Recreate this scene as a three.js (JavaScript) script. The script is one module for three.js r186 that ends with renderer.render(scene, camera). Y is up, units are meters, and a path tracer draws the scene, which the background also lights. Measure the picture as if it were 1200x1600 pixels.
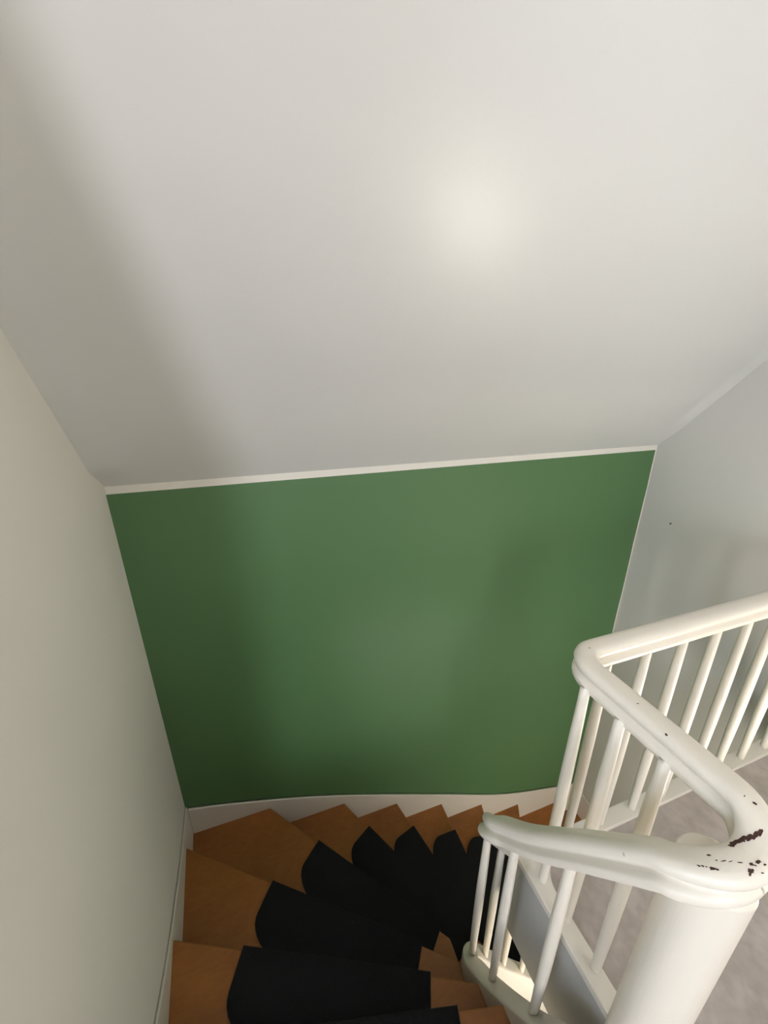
import * as THREE from 'three';
import { RectAreaLightUniformsLib } from 'three/addons/lights/RectAreaLightUniformsLib.js';
import { mergeGeometries } from 'three/addons/utils/BufferGeometryUtils.js';

// ---------------------------------------------------------------- camera, light, exposure
const scene = new THREE.Scene();
scene.background = new THREE.Color(0.75, 0.85, 1.0);
const renderer = new THREE.WebGLRenderer({ antialias: true });
renderer.toneMapping = THREE.LinearToneMapping;
renderer.toneMappingExposure = 0.84;
renderer.shadowMap.enabled = true;

const EYE = 1.64, YAW = THREE.MathUtils.degToRad(19), PITCH = THREE.MathUtils.degToRad(19.56);
const camera = new THREE.PerspectiveCamera(106.26, 1200 / 1600, 0.02, 30);
camera.position.set(0, EYE, 0);
camera.lookAt(Math.sin(YAW) * Math.cos(PITCH), EYE - Math.sin(PITCH), -Math.cos(YAW) * Math.cos(PITCH));

RectAreaLightUniformsLib.init();
// daylight from the hall window behind on the left, a second window behind on the right, sun through a roof light on to the landing floor, a window of the lower hall under the landing
const LEFT_WINDOW = { x: -1.38, y: 1.75, w: 0.62, h: 1.3, power: 52, color: 0xf0f4ff };
const RIGHT_WINDOW = { y: 1.7, z: 1.75, w: 1.0, h: 1.1, power: 12.5, color: 0xfff8ee };
const SUN = new THREE.DirectionalLight(0xf8fff6, 150);
SUN.position.set(2.007, 4.402, 1.1); SUN.target.position.set(1.78, 0, -0.12);
SUN.shadow.radius = 1; SUN.shadow.camera.left = SUN.shadow.camera.bottom = -4; SUN.shadow.camera.right = SUN.shadow.camera.top = 4; SUN.shadow.camera.far = 12;
SUN.castShadow = true; scene.add(SUN, SUN.target);
const HALL_WINDOW = { x: -2.2, y: 1.2, z: 0.95, w: 0.8, h: 1.1, power: 19.5, color: 0xd4e6ff };
const LOW_WINDOW = { x: 1.45, y: -1.22, z: 0.22, w: 1.3, h: 0.85, power: 9.5, color: 0xfff7e8 };

// ---------------------------------------------------------------- helpers
function rng(seed) { let a = seed >>> 0; return () => { a = (a + 0x6d2b79f5) | 0; let t = Math.imul(a ^ (a >>> 15), 1 | a); t = (t + Math.imul(t ^ (t >>> 7), 61 | t)) ^ t; return ((t ^ (t >>> 14)) >>> 0) / 4294967296; }; }
function makeNoise(seed) {
  const r = rng(seed), N = 64, g = new Float32Array(N * N);
  for (let i = 0; i < g.length; i++) g[i] = r();
  const s = t => t * t * (3 - 2 * t);
  const at = (x, y, p) => g[(((y % p) + p) % p % N) * N + (((x % p) + p) % p % N)];
  const one = (x, y, p) => { const xi = Math.floor(x), yi = Math.floor(y), fx = s(x - xi), fy = s(y - yi);
    return (at(xi, yi, p) * (1 - fx) + at(xi + 1, yi, p) * fx) * (1 - fy) + (at(xi, yi + 1, p) * (1 - fx) + at(xi + 1, yi + 1, p) * fx) * fy; };
  return (u, v, f, oct = 4) => { let a = 0, w = 0.5, sum = 0; for (let o = 0; o < oct; o++) { a += w * one(u * f, v * f, f); sum += w; w *= 0.5; f *= 2; } return a / sum; };   // u, v in 0..1, periodic
}
function texture(n, fn, srgb, size = 1) {          // fn(u, v) -> [r, g, b] in 0..1; size = metres per repeat
  const d = new Uint8Array(n * n * 4);
  for (let j = 0; j < n; j++) for (let i = 0; i < n; i++) {
    const c = fn(i / n, j / n), k = (j * n + i) * 4;
    for (let q = 0; q < 3; q++) d[k + q] = Math.max(0, Math.min(255, Math.round(c[q] * 255)));
    d[k + 3] = 255;
  }
  const t = new THREE.DataTexture(d, n, n, THREE.RGBAFormat);
  t.wrapS = t.wrapT = THREE.RepeatWrapping; t.magFilter = THREE.LinearFilter; t.minFilter = THREE.LinearMipmapLinearFilter; t.generateMipmaps = true;
  t.repeat.set(1 / size, 1 / size);
  if (srgb) t.colorSpace = THREE.SRGBColorSpace;
  t.needsUpdate = true; return t;
}
const mixc = (a, b, t) => a.map((v, i) => v + (b[i] - v) * t);
const sstep = (a, b, x) => { const t = Math.max(0, Math.min(1, (x - a) / (b - a))); return t * t * (3 - 2 * t); };

function metreUV(g) {                              // uv in metres, projected along each face's main axis
  if (g.index) g = g.toNonIndexed();
  if (!g.attributes.normal) g.computeVertexNormals();
  const p = g.attributes.position, n = g.attributes.normal, uv = new Float32Array(p.count * 2);
  for (let i = 0; i < p.count; i++) {
    const a = Math.abs(n.getX(i)), b = Math.abs(n.getY(i)), c = Math.abs(n.getZ(i));
    let u, v;
    if (b >= a && b >= c) { u = p.getX(i); v = p.getZ(i); } else if (a >= c) { u = p.getZ(i); v = p.getY(i); } else { u = p.getX(i); v = p.getY(i); }
    uv[2 * i] = u; uv[2 * i + 1] = v;
  }
  g.setAttribute('uv', new THREE.BufferAttribute(uv, 2));
  return g;
}
function join(list) {
  return mergeGeometries(list.map(g => { g = g.index ? g.toNonIndexed() : g; for (const k of Object.keys(g.attributes)) if (!['position', 'normal', 'uv'].includes(k)) g.deleteAttribute(k); return g; }));
}
const used = {};
function numbered(n) { used[n] = (used[n] ?? -1) + 1; return used[n] ? `${n}_${String(used[n]).padStart(3, '0')}` : n; }
function mesh(name, geo, mat, parent) {
  const m = new THREE.Mesh(geo, mat); m.castShadow = m.receiveShadow = true;
  m.name = parent ? name : numbered(name); (parent || scene).add(m); return m;
}
function part(name, geo, mat, parent) {            // parts of one thing: numbered within their thing
  const k = parent.children.filter(c => c.name.replace(/_\d{3}$/, '') === name).length;
  return mesh(k ? `${name}_${String(k).padStart(3, '0')}` : name, geo, mat, parent);
}
function structure(name, geo, mat) { const m = mesh(name, geo, mat); m.userData.kind = 'structure'; return m; }
function tag(o, label, category, group) { o.userData.label = label; o.userData.category = category; if (group) o.userData.group = group; return o; }
function thing(name, label, category, pos, group) {
  const o = new THREE.Group(); o.name = numbered(name); o.position.set(...pos); scene.add(o); return tag(o, label, category, group);
}
function box(x0, x1, y0, y1, z0, z1) { const g = new THREE.BoxGeometry(x1 - x0, y1 - y0, z1 - z0); g.translate((x0 + x1) / 2, (y0 + y1) / 2, (z0 + z1) / 2); return metreUV(g); }
function slab(poly, y0, y1, bevel = 0) {           // plan polygon [[x, z], ...] extruded upwards
  const s = new THREE.Shape(poly.map(([x, z]) => new THREE.Vector2(x, -z)));
  const g = new THREE.ExtrudeGeometry(s, { depth: y1 - y0 - 2 * bevel, bevelEnabled: bevel > 0, bevelThickness: bevel, bevelSize: bevel, bevelOffset: -bevel, bevelSegments: 3, curveSegments: 8 });
  g.rotateX(-Math.PI / 2); g.translate(0, y0 + bevel, 0); return metreUV(g);
}
function clip(poly, a, b, c) {                     // keep a*x + b*z <= c
  const out = [];
  for (let i = 0; i < poly.length; i++) {
    const p = poly[i], q = poly[(i + 1) % poly.length], dp = a * p[0] + b * p[1] - c, dq = a * q[0] + b * q[1] - c;
    if (dp <= 0) out.push(p);
    if ((dp < 0 && dq > 0) || (dp > 0 && dq < 0)) { const t = dp / (dp - dq); out.push([p[0] + t * (q[0] - p[0]), p[1] + t * (q[1] - p[1])]); }
  }
  return out;
}
function curveOf(knots) {                          // monotone cubic through [t, y] knots
  const n = knots.length, d = [], m = [];
  for (let i = 0; i < n - 1; i++) d.push((knots[i + 1][1] - knots[i][1]) / (knots[i + 1][0] - knots[i][0]));
  for (let i = 0; i < n; i++) m.push(i === 0 ? d[0] : i === n - 1 ? d[n - 2] : d[i - 1] * d[i] <= 0 ? 0 : 2 * d[i - 1] * d[i] / (d[i - 1] + d[i]));
  return t => {
    if (t <= knots[0][0]) return knots[0][1] + m[0] * (t - knots[0][0]);
    let i = 0; while (i < n - 2 && t > knots[i + 1][0]) i++;
    const h = knots[i + 1][0] - knots[i][0], x = (t - knots[i][0]) / h;
    if (x > 1) return knots[n - 1][1] + m[n - 1] * (t - knots[n - 1][0]);
    return knots[i][1] * (2 * x ** 3 - 3 * x * x + 1) + m[i] * h * (x ** 3 - 2 * x * x + x) + knots[i + 1][1] * (3 * x * x - 2 * x ** 3) + m[i + 1] * h * (x ** 3 - x * x);
  };
}
function sweep(path, section, plumb = false) {     // section [[side, up], ...] swept along path; plumb keeps it vertical
  const n = path.length, k = section.length, frames = [], pos = [], uv = [], idx = [];
  let len = 0;
  for (let i = 0; i < n; i++) {
    const T = path[Math.min(n - 1, i + 1)].clone().sub(path[Math.max(0, i - 1)]).normalize();
    const S = new THREE.Vector3(-T.z, 0, T.x).normalize();
    const U = plumb ? new THREE.Vector3(0, 1, 0) : new THREE.Vector3().crossVectors(S, T).normalize();
    if (i) len += path[i].distanceTo(path[i - 1]);
    frames.push({ S, U, len });
  }
  let per = 0; const acc = [0];
  for (let j = 0; j < k; j++) { const a = section[j], b = section[(j + 1) % k]; per += Math.hypot(b[0] - a[0], b[1] - a[1]); acc.push(per); }
  for (let i = 0; i < n; i++) for (let j = 0; j <= k; j++) {
    const [s, u] = section[j % k], p = path[i].clone().addScaledVector(frames[i].S, s).addScaledVector(frames[i].U, u);
    pos.push(p.x, p.y, p.z); uv.push(frames[i].len, acc[j]);
  }
  for (let i = 0; i < n - 1; i++) for (let j = 0; j < k; j++) { const a = i * (k + 1) + j, b = a + k + 1; idx.push(a, a + 1, b, b, a + 1, b + 1); }
  const g = new THREE.BufferGeometry();
  const capTri = THREE.ShapeUtils.triangulateShape(section.map(([s, u]) => new THREE.Vector2(s, u)), []);
  for (const end of [0, n - 1]) {
    const base = pos.length / 3;
    for (let j = 0; j < k; j++) { const q = (end * (k + 1) + j) * 3; pos.push(pos[q], pos[q + 1], pos[q + 2]); uv.push(section[j][0], section[j][1]); }
    for (const [a, b, c] of capTri) end ? idx.push(base + a, base + b, base + c) : idx.push(base + a, base + c, base + b);
  }
  g.setAttribute('position', new THREE.Float32BufferAttribute(pos, 3)); g.setAttribute('uv', new THREE.Float32BufferAttribute(uv, 2));
  g.setIndex(idx); g.computeVertexNormals();
  const nn = g.attributes.normal;                  // weld the seam's normals
  for (let i = 0; i < n; i++) { const a = i * (k + 1), b = a + k; const v = new THREE.Vector3(nn.getX(a) + nn.getX(b), nn.getY(a) + nn.getY(b), nn.getZ(a) + nn.getZ(b)).normalize(); nn.setXYZ(a, v.x, v.y, v.z); nn.setXYZ(b, v.x, v.y, v.z); }
  return g;
}

// ---------------------------------------------------------------- materials
const nz = makeNoise(7), nz2 = makeNoise(19), nz3 = makeNoise(41);
const plasterBump = texture(512, (u, v) => { const h = 0.7 * nz(u, v, 6, 3) + 0.3 * nz2(u, v, 60, 3); return [h, h, h]; }, false, 1.3);
const brushBump = texture(256, (u, v) => { const h = 0.6 * nz2(u, v, 8, 4) + 0.4 * nz(u, v, 40, 2); return [h, h, h]; }, false, 0.25);
const M = {};
M.leftPaint = new THREE.MeshStandardMaterial({ color: new THREE.Color(0.78, 0.745, 0.67), roughness: 0.8, bumpMap: plasterBump, bumpScale: 0.0012 });
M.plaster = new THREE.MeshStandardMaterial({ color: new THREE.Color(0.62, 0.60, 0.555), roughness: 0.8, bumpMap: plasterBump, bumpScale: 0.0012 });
M.ceiling = new THREE.MeshPhysicalMaterial({ ior: 1.7, color: new THREE.Color(0.675, 0.67, 0.65), roughness: 0.33, bumpMap: plasterBump, bumpScale: 0.0012 });
M.green = new THREE.MeshStandardMaterial({ color: new THREE.Color(0.082, 0.178, 0.069), roughness: 0.52, bumpMap: plasterBump, bumpScale: 0.0008 });
M.whitePaint = new THREE.MeshStandardMaterial({ color: new THREE.Color(0.70, 0.65, 0.565), roughness: 0.42, bumpMap: brushBump, bumpScale: 0.0005,
  map: null });
M.railPaint = new THREE.MeshPhysicalMaterial({ color: new THREE.Color(0.82, 0.755, 0.64), roughness: 0.36, clearcoat: 0.25, clearcoatRoughness: 0.3, bumpMap: brushBump, bumpScale: 0.0005 });
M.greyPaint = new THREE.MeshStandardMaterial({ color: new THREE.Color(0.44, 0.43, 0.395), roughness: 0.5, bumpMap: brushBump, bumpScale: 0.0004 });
M.chip = new THREE.MeshStandardMaterial({ color: new THREE.Color(0.055, 0.02, 0.012), roughness: 0.7 });
M.nail = new THREE.MeshStandardMaterial({ color: new THREE.Color(0.03, 0.03, 0.028), roughness: 0.5, metalness: 0.3 });
const linoMap = texture(1024, (u, v) => {
  const w = nz(u, v, 4, 4), streak = sstep(0.5, 0.8, nz2(u + 0.12 * w, v + 0.2 * nz3(u, v, 5, 3), 9, 4)), fine = nz3(u, v, 50, 3);
  let c = mixc([0.60, 0.56, 0.525], [0.68, 0.64, 0.61], w);
  c = mixc(c, [0.73, 0.69, 0.67], streak * 0.55);
  const k = 0.94 + 0.12 * fine; return c.map(x => x * k);
}, true, 1.1);
M.lino = new THREE.MeshStandardMaterial({ map: linoMap, roughness: 0.45 });
const woodMap = texture(512, (u, v) => {
  const g = nz(u, v * 0.0 + v, 3, 3), line = nz2(u, v + 0.03 * g, 24, 3) * 0.5 + nz3(u * 0.25, v, 64, 2) * 0.5;
  const c = mixc([0.53, 0.32, 0.125], [0.62, 0.39, 0.165], line); return c.map(x => x * (0.92 + 0.14 * g));
}, true, 0.6);
M.wood = new THREE.MeshStandardMaterial({ map: woodMap, roughness: 0.5 });
const pileBump = texture(256, (u, v) => { const h = nz(u, v, 60, 2) * 0.5 + nz2(u, v, 63, 1) * 0.5; return [h, h, h]; }, false, 0.12);
const pileMap = texture(256, (u, v) => { const h = 0.75 + 0.5 * nz3(u, v, 62, 2); return [0.042 * h, 0.047 * h, 0.054 * h]; }, true, 0.15);
M.pile = new THREE.MeshPhysicalMaterial({ map: pileMap, roughness: 1, sheen: 0.05, sheenRoughness: 0.9, sheenColor: new THREE.Color(0.02, 0.03, 0.04), bumpMap: pileBump, bumpScale: 0.003 });
M.pane = new THREE.MeshStandardMaterial({ color: 0xffffff, roughness: 0.4, emissive: 0xf4f7ff, emissiveIntensity: 1.0 });
M.lowerFloor = new THREE.MeshStandardMaterial({ color: new THREE.Color(0.3, 0.27, 0.23), roughness: 0.6 });

// ---------------------------------------------------------------- the setting
const RISE = 0.195, ZB = -1.85, XR = 2.59, DOWN = -3.12, TOP = 3.1, ZREAR = 3.6;
const leftX = z => -0.605 + 0.08 * (z - ZB);        // the left wall is a little out of square
const slopeY = z => 1.2 + 1.18 * (z - ZB);          // underside of the roof slope
const zFlat = ZB + (TOP - 1.2) / 1.18;

const HALL_X = -2.2, HALL_Z = -0.2;                  // the hall on the upper floor opens to the left of the viewer
structure('wall_left', slab([[leftX(HALL_Z), HALL_Z], [leftX(HALL_Z) - 0.12, HALL_Z], [leftX(ZB - 0.12) - 0.12, ZB - 0.12], [leftX(ZB - 0.12), ZB - 0.12]], DOWN, TOP + 0.3), M.leftPaint);
structure('wall_left_lower', slab([[leftX(ZREAR), ZREAR], [leftX(ZREAR) - 0.12, ZREAR], [leftX(HALL_Z) - 0.12, HALL_Z], [leftX(HALL_Z), HALL_Z]], DOWN, -0.4), M.plaster);
structure('wall_hall_front', box(HALL_X - 0.12, leftX(HALL_Z) - 0.12, -0.4, TOP + 0.3, HALL_Z - 0.12, HALL_Z), M.plaster);
function sideWindow(name, W, face, dir) {           // frame, pane and daylight of a window in a side wall; dir = +1 looks to +x
  const a = W.z - W.w / 2, b = W.z + W.w / 2, c = W.y - W.h / 2, d = W.y + W.h / 2, X0 = Math.min(face, face - dir * 0.07), X1 = Math.max(face, face - dir * 0.07), xp = face - dir * 0.035;
  const win = new THREE.Group(); win.name = name; win.userData.kind = 'structure'; scene.add(win);
  part('window_frame', join([box(X0, X1, c, d, a, a + 0.04), box(X0, X1, c, d, b - 0.04, b), box(X0, X1, c, c + 0.04, a + 0.04, b - 0.04), box(X0, X1, d - 0.04, d, a + 0.04, b - 0.04)]), M.whitePaint, win);
  part('pane', box(xp - 0.004, xp + 0.004, c + 0.04, d - 0.04, a + 0.04, b - 0.04), M.pane, win);
  const q = new THREE.RectAreaLight(W.color, W.power, W.w - 0.08, W.h - 0.08); q.position.set(face + dir * 0.02, W.y, W.z); q.lookAt(face + dir, W.y, W.z); scene.add(q);
  return [a, b, c, d];
}
{
  const [a, b, c, d] = sideWindow('window_2', RIGHT_WINDOW, XR, -1), X0 = XR, X1 = XR + 0.12;
  structure('wall_right', join([box(X0, X1, DOWN, TOP + 0.3, ZB - 0.12, a), box(X0, X1, DOWN, TOP + 0.3, b, ZREAR), box(X0, X1, DOWN, c, a, b), box(X0, X1, d, TOP + 0.3, a, b)]), M.plaster);
}
{ // left wall of the hall with its window
  const [a, b, c, d] = sideWindow('window_4', HALL_WINDOW, HALL_X, 1), X0 = HALL_X - 0.12, X1 = HALL_X;
  structure('wall_hall_left', join([box(X0, X1, -0.4, TOP, HALL_Z, a), box(X0, X1, -0.4, TOP, b, ZREAR), box(X0, X1, -0.4, c, a, b), box(X0, X1, d, TOP, a, b)]), M.plaster);
}
{
  const w = structure('wall_back', box(leftX(ZB) , XR, DOWN, 1.3, ZB - 0.12, ZB), M.leftPaint);
  // the green coat: a skin of paint with a slightly wavy hand-cut edge that stops short of the slope and of the right-hand corner
  const s = new THREE.Shape(), a = leftX(ZB) - 0.004, b = XR - 0.010, wob = t => 0.0035 * Math.sin(9 * t) + 0.0025 * Math.sin(23 * t + 1);
  s.moveTo(a, DOWN + 0.2); s.lineTo(b, DOWN + 0.2);
  for (let i = 0; i <= 30; i++) { const y = DOWN + 0.2 + (1.166 - DOWN - 0.2) * i / 30; s.lineTo(b + wob(y) * 0.6, y); }
  for (let i = 0; i <= 30; i++) { const y = 1.166 - (1.166 - DOWN - 0.2) * i / 30; s.lineTo(a + Math.abs(wob(y)), y); }
  const g = new THREE.ExtrudeGeometry(s, { depth: 0.0015, bevelEnabled: false }); g.translate(0, 0, ZB - 0.0005);
  const p = part('green_paint', metreUV(g), M.green, w); p.userData.label = 'green coat of paint on the white wall';
}
{ // ceiling: sloped plaster with a soft cove at both side walls and a flat part behind
  const nx = 90, nz_ = 60, pos = [], uv = [], idx = [];
  for (let j = 0; j <= nz_; j++) for (let i = 0; i <= nx; i++) {
    const z = ZB + (zFlat - ZB) * j / nz_, xa = leftX(z), x = xa + (XR - xa) * i / nx, d = x - xa, e = XR - x;
    const cove = 0.05 * (1 - sstep(0, 0.22, d)) ** 2 + 0.02 * (1 - sstep(0, 0.12, e)) ** 2;
    const sag = 0.010 * (nz3(x * 0.16 + 0.3, z * 0.16 + 0.4, 5, 2) - 0.5);
    const off = Math.max(0, cove + sag) * sstep(0, 0.12, z - ZB) * sstep(0, 0.2, zFlat - z);
    pos.push(x, slopeY(z) - off * 0.65, z + off * 0.76); uv.push(x, z * 1.55);
  }
  for (let j = 0; j < nz_; j++) for (let i = 0; i < nx; i++) { const a = j * (nx + 1) + i, b = a + nx + 1; idx.push(a, a + 1, b, b, a + 1, b + 1); }
  const g = new THREE.BufferGeometry(); g.setAttribute('position', new THREE.Float32BufferAttribute(pos, 3)); g.setAttribute('uv', new THREE.Float32BufferAttribute(uv, 2)); g.setIndex(idx); g.computeVertexNormals();
  const s = new THREE.Shape([[ZB - 0.12, 1.2 + 0.0], [ZB, 1.203], [zFlat, TOP + 0.003], [zFlat, TOP + 0.3], [ZB - 0.12, 1.5]].map(([z, y]) => new THREE.Vector2(-z, y)));
  const back = new THREE.ExtrudeGeometry(s, { depth: XR - leftX(0) + 0.1, bevelEnabled: false }); back.rotateY(Math.PI / 2); back.translate(leftX(ZB), 0.004, 0);
  const hx0 = 1.72, hx1 = 2.42, hz0 = 0.48, hz1 = 1.26;    // roof light over the landing, beside the viewer
  structure('ceiling', join([g, metreUV(back), box(HALL_X - 0.12, leftX(0) - 0.1, TOP, TOP + 0.12, HALL_Z - 0.12, ZREAR + 0.12), box(leftX(0) - 0.1, hx0, TOP, TOP + 0.12, zFlat, ZREAR + 0.12), box(hx1, XR + 0.12, TOP, TOP + 0.12, zFlat, ZREAR + 0.12), box(hx0, hx1, TOP, TOP + 0.12, zFlat, hz0), box(hx0, hx1, TOP, TOP + 0.12, hz1, ZREAR + 0.12)]), M.ceiling);
  const sky = new THREE.Group(); sky.name = 'window_3'; sky.userData.kind = 'structure'; scene.add(sky);
  part('window_frame', join([box(hx0, hx0 + 0.03, TOP + 0.12, TOP + 0.16, hz0, hz1), box(hx1 - 0.03, hx1, TOP + 0.12, TOP + 0.16, hz0, hz1), box(hx0, hx1, TOP + 0.12, TOP + 0.16, hz0, hz0 + 0.03), box(hx0, hx1, TOP + 0.12, TOP + 0.16, hz1 - 0.03, hz1)]), M.whitePaint, sky);
}
// landing floor: slab with the stair well cut out of it
const WELL_X = 0.752, WELL_Z = -0.698;              // faces of the fascias below the railings
structure('floor', slab([[WELL_X + 0.012, -0.2], [WELL_X + 0.012, WELL_Z + 0.012], [XR, WELL_Z + 0.012], [XR, ZREAR], [HALL_X, ZREAR], [HALL_X, HALL_Z]], -0.40, -0.008), M.lino);
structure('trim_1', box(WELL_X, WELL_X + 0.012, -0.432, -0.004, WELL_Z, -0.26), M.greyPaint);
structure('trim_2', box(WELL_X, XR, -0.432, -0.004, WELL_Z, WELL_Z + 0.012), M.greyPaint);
{ // cream kerb that carries the balusters, one L with a rounded inner corner
  const s = new THREE.Shape(), x0 = 0.746, z0 = -0.706, w = 0.060, r = 0.095;
  s.moveTo(x0, 0.25); s.lineTo(x0, -z0 - 0.02); s.quadraticCurveTo(x0, -z0, x0 + 0.02, -z0); s.lineTo(XR, -z0); s.lineTo(XR, -z0 - w); s.lineTo(x0 + w + r, -z0 - w);
  s.absarc(x0 + w + r, -z0 - w - r, r, Math.PI / 2, Math.PI, false); s.lineTo(x0 + w, 0.25); s.closePath();
  const g = new THREE.ExtrudeGeometry(s, { depth: 0.022, bevelEnabled: true, bevelThickness: 0.004, bevelSize: 0.004, bevelOffset: -0.004, bevelSegments: 3, curveSegments: 10 });
  g.rotateX(-Math.PI / 2); g.translate(0, -0.022, 0);
  structure('trim_3', metreUV(g), M.whitePaint);
}
structure('floor_lower', box(-0.9, XR + 0.1, DOWN - 0.2, DOWN, ZB - 0.12, ZREAR), M.lowerFloor);
{ // rear wall with a narrow window behind the viewer
  const holes = [LEFT_WINDOW].map(W => [W.x - W.w / 2, W.x + W.w / 2, W.y - W.h / 2, W.y + W.h / 2]);
  const [l] = holes, Z0 = ZREAR, Z1 = ZREAR + 0.12, pieces = [box(HALL_X - 0.12, l[0], -0.4, TOP, Z0, Z1), box(l[1], XR + 0.12, -0.4, TOP, Z0, Z1)];
  for (const h of holes) pieces.push(box(h[0], h[1], -0.4, h[2], Z0, Z1), box(h[0], h[1], h[3], TOP, Z0, Z1));
  structure('wall_rear', join(pieces), M.plaster);
  structure('wall_rear_lower', box(leftX(ZREAR), XR + 0.12, DOWN, -0.4, Z0, Z1), M.plaster);
  [LEFT_WINDOW].forEach((W, k) => {
    const [x0, x1, y0, y1] = holes[k], win = new THREE.Group(); win.name = `window_${k + 1}`; win.userData.kind = 'structure'; scene.add(win);
    part('window_frame', join([box(x0, x0 + 0.04, y0, y1, Z0, Z0 + 0.07), box(x1 - 0.04, x1, y0, y1, Z0, Z0 + 0.07), box(x0 + 0.04, x1 - 0.04, y0, y0 + 0.04, Z0, Z0 + 0.07), box(x0 + 0.04, x1 - 0.04, y1 - 0.04, y1, Z0, Z0 + 0.07)]), M.whitePaint, win);
    part('pane', box(x0 + 0.04, x1 - 0.04, y0 + 0.04, y1 - 0.04, Z0 + 0.03, Z0 + 0.04), M.pane, win);
    const q = new THREE.RectAreaLight(W.color, W.power, W.w - 0.08, W.h - 0.08); q.position.set(W.x, W.y, Z0 - 0.02); q.lookAt(W.x, W.y, Z0 - 1); scene.add(q);
  });
}
{ // lower hall: a wall under the landing with its window
  const W = LOW_WINDOW, x0 = W.x - W.w / 2, x1 = W.x + W.w / 2, y0 = W.y - W.h / 2, y1 = W.y + W.h / 2, Z0 = W.z, Z1 = W.z + 0.1, xl = leftX(Z0);
  structure('wall_hall_lower', join([box(xl, x0, DOWN, -0.40, Z0, Z1), box(x1, XR, DOWN, -0.40, Z0, Z1), box(x0, x1, DOWN, y0, Z0, Z1), box(x0, x1, y1, -0.40, Z0, Z1)]), M.plaster);
  const win = new THREE.Group(); win.name = 'window_5'; win.userData.kind = 'structure'; scene.add(win);
  part('window_frame', join([box(x0, x0 + 0.04, y0, y1, Z0, Z0 + 0.07), box(x1 - 0.04, x1, y0, y1, Z0, Z0 + 0.07), box(x0 + 0.04, x1 - 0.04, y0, y0 + 0.04, Z0, Z0 + 0.07), box(x0 + 0.04, x1 - 0.04, y1 - 0.04, y1, Z0, Z0 + 0.07)]), M.whitePaint, win);
  part('pane', box(x0 + 0.04, x1 - 0.04, y0 + 0.04, y1 - 0.04, Z0 + 0.03, Z0 + 0.04), M.pane, win);
  const q = new THREE.RectAreaLight(W.color, W.power, W.w - 0.08, W.h - 0.08); q.position.set(W.x, W.y, Z0 - 0.02); q.lookAt(W.x, W.y, Z0 - 1); scene.add(q);
}
mesh('nail', (() => { const g = new THREE.CylinderGeometry(0.0045, 0.0055, 0.006, 14); g.rotateZ(Math.PI / 2); return g; })(), M.nail).position.set(XR - 0.003, 0.708, -1.638);
tag(scene.getObjectByName('nail'), 'tiny dark nail head alone on the white right-hand wall above the railing', 'nail');

// ---------------------------------------------------------------- the staircase
// nosing lines in plan: a point near the inner string and the direction outwards to the walls; the second half mirrors the first about x = 1.115
const noseAt = i => {                               // i = 0 landing edge, then the treads downwards
  const half = [[[0.60, -0.215], 0], [[0.60, -0.335], 4], [[0.582, -0.512], 14], [[0.436, -0.709], 24.56], [[0.481, -0.866], 36.0], [[0.514, -1.083], 48.9], [[0.755, -1.094], 60.6], [[0.834, -1.443], 75.4], [[1.115, -1.443], 90]];
  const m = i > 8, [[px, pz], deg] = half[m ? 16 - i : i], a = THREE.MathUtils.degToRad(deg);
  let d = [-Math.cos(a), -Math.sin(a)], p = [px, pz];   // outwards
  let n = [Math.sin(a), -Math.cos(a)];                  // downstairs
  if (m) { p = [2.23 - px, pz]; d = [Math.cos(a), -Math.sin(a)]; n = [Math.sin(a), Math.cos(a)]; }
  return { p, d, n };
};
const stair = thing('staircase', 'winding wooden staircase with brown treads and white strings, turning down along the green wall', 'staircase', [0, 0, 0]);
function treadPoly(i, backOver, frontCut = 0) {
  let poly = [[leftX(1) + 0.2, 1], [leftX(ZB) + 0.006, ZB + 0.006], [XR - 0.006, ZB + 0.006], [XR - 0.006, 1]];
  const A = noseAt(i), B = noseAt(i - 1), c = (q, v) => q[0] * v[0] + q[1] * v[1];
  poly[0] = [leftX(1) + 0.006, 1];
  poly = clip(poly, A.n[0], A.n[1], c(A.p, A.n) - frontCut);
  poly = clip(poly, -B.n[0], -B.n[1], -(c(B.p, B.n) - backOver));
  if (i <= 4) poly = clip(poly, 1, 0, 0.612);
  else if (i === 5) poly = clip(clip(clip(poly, 1, 1, -0.135), 1, 0, 0.66), 0, 1, -0.73);
  else if (i <= 10) poly = clip(poly, 0, 1, -0.808);
  else if (i === 11) poly = clip(clip(poly, -1, 1, -2.365), 0, 1, -0.73);
  else poly = clip(poly, -1, 0, -1.618);
  return poly;
}
for (let i = 1; i <= 15; i++) {
  const y = -RISE * i;
  part('tread', slab(treadPoly(i, 0.045), y - 0.034, y, 0.007), M.wood, stair);
}
for (let i = 0; i <= 15; i++) {                     // riser under each nosing
  const A = noseAt(i), q = A.p[0] * A.n[0] + A.p[1] * A.n[1];
  let poly = i === 0 ? [[leftX(-0.2) + 0.01, -0.245], [leftX(-0.2) + 0.01, -0.205], [0.612, -0.205], [0.612, -0.245]] : clip(treadPoly(i, 0.02), -A.n[0], -A.n[1], -(q - 0.046));
  if (i) poly = clip(poly, A.n[0], A.n[1], q - 0.028);
  if (poly.length > 2) part('riser', slab(poly, -RISE * (i + 1) + 0.001, -RISE * i - (i ? 0.034 : 0)), M.wood, stair);
}
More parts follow.
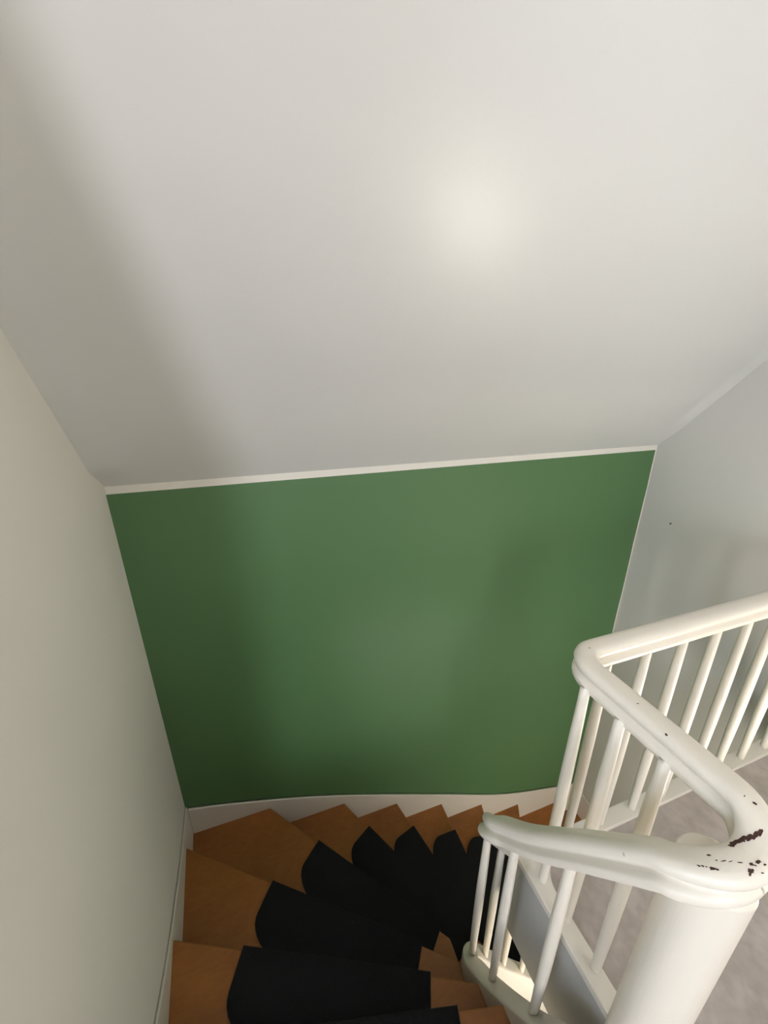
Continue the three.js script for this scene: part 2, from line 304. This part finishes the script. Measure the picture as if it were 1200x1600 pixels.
// wall strings: boards on the walls whose top edge follows the treads
function wallString(knots, t0, t1, bottom, toXZ, thick, normal) {
  const f = curveOf(knots), pts = [];
  const sec = [];
  for (let k = 0; k <= 60; k++) { const t = t0 + (t1 - t0) * k / 60, [x, z] = toXZ(t); pts.push(new THREE.Vector3(x, f(t), z)); }
  return sweep(pts, [[-thick, -bottom], [thick, -bottom], [thick, -0.004], [thick - 0.004, 0], [-thick, 0]], true);
}
part('wall_string', wallString([[-1.85, -0.752], [-1.6, -0.705], [-1.4, -0.645], [-1.17, -0.565], [-0.86, -0.42], [-0.4, -0.15], [-0.2, -0.02]], -0.2, -1.838, 0.42, z => [leftX(z) + 0.0067, z], 0.0065), M.whitePaint, stair);
part('wall_string', wallString([[-0.61, -0.762], [-0.45, -0.806], [-0.25, -0.872], [0.147, -1.017], [0.6, -1.217], [1.13, -1.470], [1.76, -1.765], [2.2, -1.905], [2.6, -2.01]], -0.588, 2.58, 0.46, x => [x, ZB + 0.0105], 0.0085), M.whitePaint, stair);
part('wall_string', wallString([[-1.85, -2.03], [-1.6, -2.12], [-1.15, -2.29], [-0.86, -2.42], [-0.4, -2.7]], -1.84, -0.3, 0.42, z => [XR - 0.0075, z], 0.0065), M.whitePaint, stair);
// inner string: plan path down one side of the well, round its corner and along its far side
function innerPath(o = 0, step = 0.012) {         // o shifts the path towards the well
  const out = [], push = (x, z) => out.push([x, z]);
  for (let z = -0.2; z > -0.7; z -= step) push(0.638 + o, z);
  for (let a = 0; a <= 90; a += 7.5) { const t = THREE.MathUtils.degToRad(a); push(0.728 - (0.09 - o) * Math.cos(t), -0.70 - (0.09 - o) * Math.sin(t)); }
  for (let x = 0.74; x <= 1.50; x += step * 2) push(x, -0.79 + o);
  for (let a = 0; a <= 90; a += 7.5) { const t = THREE.MathUtils.degToRad(a); push(1.502 + (0.09 - o) * Math.sin(t), -0.70 - (0.09 - o) * Math.cos(t)); }
  for (let z = -0.68; z < -0.1; z += step * 2) push(1.592 - o, z);
  let s = 0; return out.map(([x, z], k) => { if (k) s += Math.hypot(x - out[k - 1][0], z - out[k - 1][1]); return { x, z, s }; });
}
const IP = innerPath(), RP = innerPath(0.011).map((p, k) => ({ ...p, s: IP[k].s })), BP = innerPath(0.005).map((p, k) => ({ ...p, s: IP[k].s }));
// arc length 0.50 is the start of the corner, 0.64 its end
const stringTop = curveOf([[0, 0.05], [0.12, -0.06], [0.22, -0.24], [0.41, -0.53], [0.52, -0.665], [0.60, -0.77], [0.66, -0.86], [0.74, -0.98], [1.03, -1.38], [1.42, -1.93], [1.9, -2.6], [2.2, -3.0]]);
const railTop = curveOf([[0.04, 0.875], [0.085, 0.805], [0.112, 0.768], [0.238, 0.59], [0.39, 0.375], [0.50, 0.245], [0.57, 0.16], [0.64, 0.06], [0.74, -0.08], [1.03, -0.47], [1.42, -1.0], [1.9, -1.65], [2.2, -2.05]]);
part('inner_string', sweep(IP.filter(p => p.s > 0.088).map(p => new THREE.Vector3(p.x, stringTop(p.s), p.z)), [[-0.034, -0.34], [0.034, -0.34], [0.034, -0.012], [0.030, -0.003], [0.022, 0], [-0.022, 0], [-0.030, -0.003], [-0.034, -0.012]], true), M.whitePaint, stair);

// ---------------------------------------------------------------- the banister
const banister = thing('banister', 'white painted banister round the landing with moulded handrail and thick newel post', 'banister', [0, 0, 0]);
const RAIL = (() => {                               // moulded section: flat-topped upper bead, groove, lower bead
  const half = [[0.0, -0.0765], [0.020, -0.0765], [0.0265, -0.073], [0.0305, -0.066], [0.0315, -0.057], [0.0300, -0.0515], [0.0245, -0.0460], [0.0198, -0.0415], [0.0196, -0.0375], [0.0240, -0.0320], [0.0302, -0.0270], [0.0322, -0.018], [0.0298, -0.0105], [0.0245, -0.0045], [0.0165, -0.001], [0.006, 0.0]];
  return [...half, ...half.slice(1).reverse().map(([s, u]) => [-s, u])].reverse();
})();
const V = (x, y, z) => new THREE.Vector3(x, y, z);
const arc = (cx, cz, r, a0, a1, n, y) => Array.from({ length: n + 1 }, (_, k) => { const t = THREE.MathUtils.degToRad(a0 + (a1 - a0) * k / n); return V(cx + r * Math.cos(t), typeof y === 'function' ? y(k / n) : y, cz + r * Math.sin(t)); });
const RA_Z = -0.680, UX = 0.732, UZ = -0.279, UR = 0.083, RB_X = UX + UR;
const levelPath = [];
for (let x = XR - 0.003; x > RB_X + 0.08; x -= 0.05) levelPath.push(V(x, 0.9, RA_Z));
levelPath.push(...arc(RB_X + 0.075, RA_Z + 0.075, 0.075, -90, -180, 12, 0.9));
for (let z = RA_Z + 0.1; z < UZ - 0.02; z += 0.04) levelPath.push(V(RB_X, 0.9, z));
levelPath.push(...arc(UX, UZ, UR, 0, 91, 14, t => 0.9 - 0.034 * sstep(0.1, 1.1, t)));
const handrail = part('handrail', sweep(levelPath, RAIL), M.railPaint, banister);
const stairPath = [...arc(UX, UZ, UR, 89, 180, 14, t => 0.867 - 0.062 * t ** 1.8)];
for (const p of RP) if (p.s > 0.092) stairPath.push(V(p.x, railTop(p.s), p.z));
const stairRail = part('handrail', sweep(stairPath, RAIL), M.railPaint, banister);
{
  const pts = [[0.0001, -0.46], [0.05, -0.46], [0.061, -0.44], [0.061, 0.782], [0.058, 0.791], [0.052, 0.795], [0.0001, 0.795]].map(p => new THREE.Vector2(...p));
  const g = new THREE.LatheGeometry(pts, 48); g.translate(0.718, 0, -0.2225);
  part('newel_post', g, M.railPaint, banister);
}
// worn-through spots where the paint has come off the rails down to the dark wood
const chipRay = new THREE.Raycaster(); handrail.updateMatrixWorld(true); stairRail.updateMatrixWorld(true);
function chipGeo(c, w, h, seed, spin = 0) {         // an irregular patch of about w x h metres laid on the rail surface around c
  const r = rng(seed), centre = V(...c), from = centre.clone().add(V(-0.25, 0.35, 0.12));
  chipRay.set(from, centre.clone().sub(from).normalize());
  const hit = chipRay.intersectObjects([handrail, stairRail])[0]; if (!hit) return null;
  const n = hit.face.normal.clone(); if (n.dot(chipRay.ray.direction) > 0) n.negate();
  const a = V(0.946, 0, 0.326), t1 = a.sub(n.clone().multiplyScalar(a.dot(n))).normalize(), t2 = new THREE.Vector3().crossVectors(n, t1), N = 16, pos = [], idx = [];
  const onRail = (u, v) => { const p = hit.point.clone().addScaledVector(t1, u * Math.cos(spin) - v * Math.sin(spin)).addScaledVector(t2, u * Math.sin(spin) + v * Math.cos(spin));
    chipRay.set(p.clone().addScaledVector(n, 0.02), n.clone().negate()); const q = chipRay.intersectObjects([handrail, stairRail])[0];
    return (q && q.distance < 0.03 ? q.point : p).addScaledVector(n, 0.0005); };
  const put = p => pos.push(p.x, p.y, p.z);
  put(onRail(0, 0)); const rim = Array.from({ length: N }, () => 0.6 + 0.55 * r());
  for (const k of [0.4, 0.75, 1]) for (let i = 0; i < N; i++) { const t = 2 * Math.PI * i / N, q = k * rim[i]; put(onRail(q * Math.cos(t) * w / 2, q * Math.sin(t) * h / 2)); }
  for (let i = 0; i < N; i++) { const j = (i + 1) % N; idx.push(0, 1 + i, 1 + j); for (let k = 0; k < 2; k++) { const b = 1 + k * N; idx.push(b + i, b + N + i, b + j, b + j, b + N + i, b + N + j); } }
  const g = new THREE.BufferGeometry(); g.setAttribute('position', new THREE.Float32BufferAttribute(pos, 3)); g.setIndex(idx); g.computeVertexNormals(); return metreUV(g);
}
function chip(rail, list) { const g = list.map(q => chipGeo(...q)).filter(Boolean); if (g.length) { const m = part('paint_chip', g.length > 1 ? join(g) : g[0], M.chip, rail); m.userData.label = 'dark spot of bare wood'; } }
chip(stairRail, [[[0.7219, 0.8652, -0.2166], 0.013, 0.009, 11, 0.3], [[0.7175, 0.8642, -0.2160], 0.010, 0.006, 12, -0.5]]);
chip(handrail, [[[0.7310, 0.8665, -0.2168], 0.018, 0.009, 13, 0.1], [[0.7420, 0.8695, -0.2145], 0.022, 0.0095, 14, 0.2], [[0.7530, 0.8728, -0.2115], 0.022, 0.009, 15, 0.35], [[0.7640, 0.8765, -0.2095], 0.020, 0.008, 16, 0.5], [[0.7740, 0.8795, -0.2090], 0.016, 0.008, 17, 0.6]]);
for (const [c, w, h, seed, spin] of [
  [[0.6765, 0.8512, -0.2226], 0.0075, 0.0035, 21, -0.3], [[0.6783, 0.8543, -0.2123], 0.004, 0.002, 22, 0], [[0.6859, 0.8576, -0.2069], 0.010, 0.002, 23, 0], [[0.6940, 0.8602, -0.2020], 0.008, 0.0014, 24, 0.1], [[0.7042, 0.8630, -0.1951], 0.009, 0.002, 25, -0.2],
  [[0.7182, 0.8650, -0.1868], 0.007, 0.005, 26, 0.3], [[0.7226, 0.8645, -0.1836], 0.006, 0.0025, 27, -0.6], [[0.7311, 0.8663, -0.1850], 0.011, 0.005, 28, 0.1], [[0.7386, 0.8643, -0.1796], 0.007, 0.003, 29, 0.4],
  [[0.6516, 0.8413, -0.2205], 0.0055, 0.003, 31, -0.8], [[0.6553, 0.8438, -0.2174], 0.0055, 0.003, 32, -0.8], [[0.6588, 0.8460, -0.2140], 0.003, 0.002, 33, -0.8], [[0.6640, 0.8485, -0.2080], 0.011, 0.006, 34, -0.35], [[0.6681, 0.8505, -0.2040], 0.006, 0.003, 35, -0.5],
  [[0.7095, 0.8613, -0.1819], 0.010, 0.007, 36, 0.3], [[0.7046, 0.8588, -0.1803], 0.006, 0.004, 37, 0.8], [[0.7258, 0.8589, -0.1749], 0.006, 0.002, 38, 0], [[0.6172, 0.7334, -0.3123], 0.008, 0.0022, 39, -0.7]]) chip(stairRail, [[c, w, h, seed, spin]]);
for (const [c, w, h, seed, spin] of [[[0.8065, 0.8947, -0.2388], 0.008, 0.005, 41, -0.6], [[0.8013, 0.8972, -0.2528], 0.006, 0.0016, 42, 0.6], [[0.8568, 0.9000, -0.6693], 0.007, 0.004, 43, 0.2], [[0.8065, 0.8998, -0.4761], 0.007, 0.0025, 44, 0], [[0.7921, 0.8962, -0.3950], 0.005, 0.0075, 45, 0.2]]) chip(handrail, [[c, w, h, seed, spin]]);

const balusterShape = {};
function baluster(x, z, y0, y1) {
  const h = Math.round((y1 - y0) * 1000) / 1000, key = h;
  if (!balusterShape[key]) {
    const pts = [new THREE.Vector2(0.0001, 0)];
    for (let k = 0; k <= 24; k++) { const t = k / 24; pts.push(new THREE.Vector2(0.0125 + 0.0044 * Math.sin(Math.PI * (0.06 + 0.9 * t)) ** 1.2, t * h)); }
    pts.push(new THREE.Vector2(0.0001, h));
    balusterShape[key] = new THREE.LatheGeometry(pts, 20);
  }
  const m = part('baluster', balusterShape[key], M.railPaint, banister); m.position.set(x, y0, z); return m;
}
for (let k = 0; k < 10; k++) baluster(0.955 + 0.1655 * k, -0.6765, -0.004, 0.84);      // along the far railing
for (const z of [-0.60, -0.492, -0.378]) baluster(0.786, z, -0.004, 0.84);       // along the near railing
const atS = s => { let k = 1; while (k < BP.length - 1 && BP[k].s < s) k++; const a = BP[k - 1], b = BP[k], t = (s - a.s) / (b.s - a.s); return [a.x + t * (b.x - a.x), a.z + t * (b.z - a.z)]; };
for (const s of [0.225, 0.405, 0.555, 0.68, 0.80, 0.93, 1.08, 1.24]) { 
  const [x, z] = atS(s), [xa, za] = atS(s - 0.01), [xb, zb] = atS(s + 0.01), dl = Math.hypot(xb - xa, zb - za), slope = (stringTop(s + 0.01) - stringTop(s - 0.01)) / 0.02;
  const m = baluster(x, z, stringTop(s) + 0.0022, railTop(s) - 0.07); m.geometry = m.geometry.clone();
  const p = m.geometry.attributes.position;         // the foot is cut to the slope of the string
  for (let i = 0; i < p.count; i++) if (p.getY(i) < 0.005) p.setY(i, p.getY(i) + slope * (p.getX(i) * (xb - xa) + p.getZ(i) * (zb - za)) / dl);
  m.geometry.computeVertexNormals();
}   // down the flight

// ---------------------------------------------------------------- carpet pads on the treads
function padGeo(i, along, width) {
  const A = noseAt(i), dir = [-A.d[0], -A.d[1]], n = A.n;                        // dir runs along the nosing towards the well
  const c0 = A.p[0] * n[0] + A.p[1] * n[1], off = c0 - along[0] * n[0] - along[1] * n[1];
  const start = [along[0] + n[0] * off, along[1] + n[1] * off], P = (u, v) => [start[0] + dir[0] * u - n[0] * v, start[1] + dir[1] * u - n[1] * v];
  const depth = 0.245, cu = 0.24, cv = 0.12; let poly = [P(0, -0.0095), P(width, -0.0095)];
  poly.push(P(width, cv));
  for (let k = 1; k <= 10; k++) { const t = Math.PI / 2 * k / 10; poly.push(P(width - cu * (1 - Math.cos(t)), cv + (depth - cv) * Math.sin(t))); }
  for (let k = 10; k >= 0; k--) { const t = Math.PI / 2 * k / 10; poly.push(P(cu * (1 - Math.cos(t)), cv + (depth - cv) * Math.sin(t))); }
  const B = noseAt(i - 1); poly = clip(poly, -B.n[0], -B.n[1], -(B.p[0] * B.n[0] + B.p[1] * B.n[1] - 0.024));
  if (i <= 4) poly = clip(poly, 1, 0, 0.598);
  else { poly = clip(poly, 0, 1, -0.83); if (i === 5) poly = clip(poly, 1, 1, -0.16); }
  const y = -RISE * i + 0.0006;
  const lip = [P(0, -0.0015), P(width, -0.0015), P(width, -0.0095), P(0, -0.0095)];
  return join([slab(poly, y, y + 0.009, 0.003), slab(lip.reverse(), y - 0.05, y + 0.0075, 0.003)]);
}
const pads = [
  [2, [-0.30, -0.73], 0.775, 'black carpet pad lowest in the picture, cut off by the bottom edge'],
  [3, [-0.259, -1.032], 0.768, 'large black carpet pad two steps above the corner tread, by the left wall'],
  [4, [-0.137, -1.332], 0.772, 'black carpet pad one step above the corner tread, second from the viewer'],
  [5, [0.107, -1.533], 0.775, 'dark carpet pad on the corner tread between left wall and green wall'],
  [6, [0.439, -1.625], 0.775, 'blue-black carpet pad one step below the corner tread, under the green wall'],
  [7, [0.782, -1.647], 0.775, 'blue-black carpet pad two steps below the corner tread'],
  [8, [1.107, -1.632], 0.775, 'blue-black carpet pad three steps below the corner tread'],
  [9, [1.387, -1.616], 0.76, 'dark carpet pad four steps below the corner tread, half hidden by the curled rail end'],
  [10, [1.74, -1.60], 0.76, 'dark carpet pad five steps below the corner tread, glimpsed between the stair balusters'],
  [11, [2.09, -1.53], 0.74, 'dark carpet pad six steps below the corner tread, glimpsed below the curled rail end'],
];
for (const [i, a, w, label] of pads) {
  const g = padGeo(i, a, w), c = V(a[0], -RISE * i, a[1]); g.translate(-c.x, -c.y, -c.z);
  const m = mesh('carpet_pad', g, M.pile); m.position.copy(c); tag(m, label, 'carpet pad', 'carpet pads on the stair treads');
}

renderer.render(scene, camera);
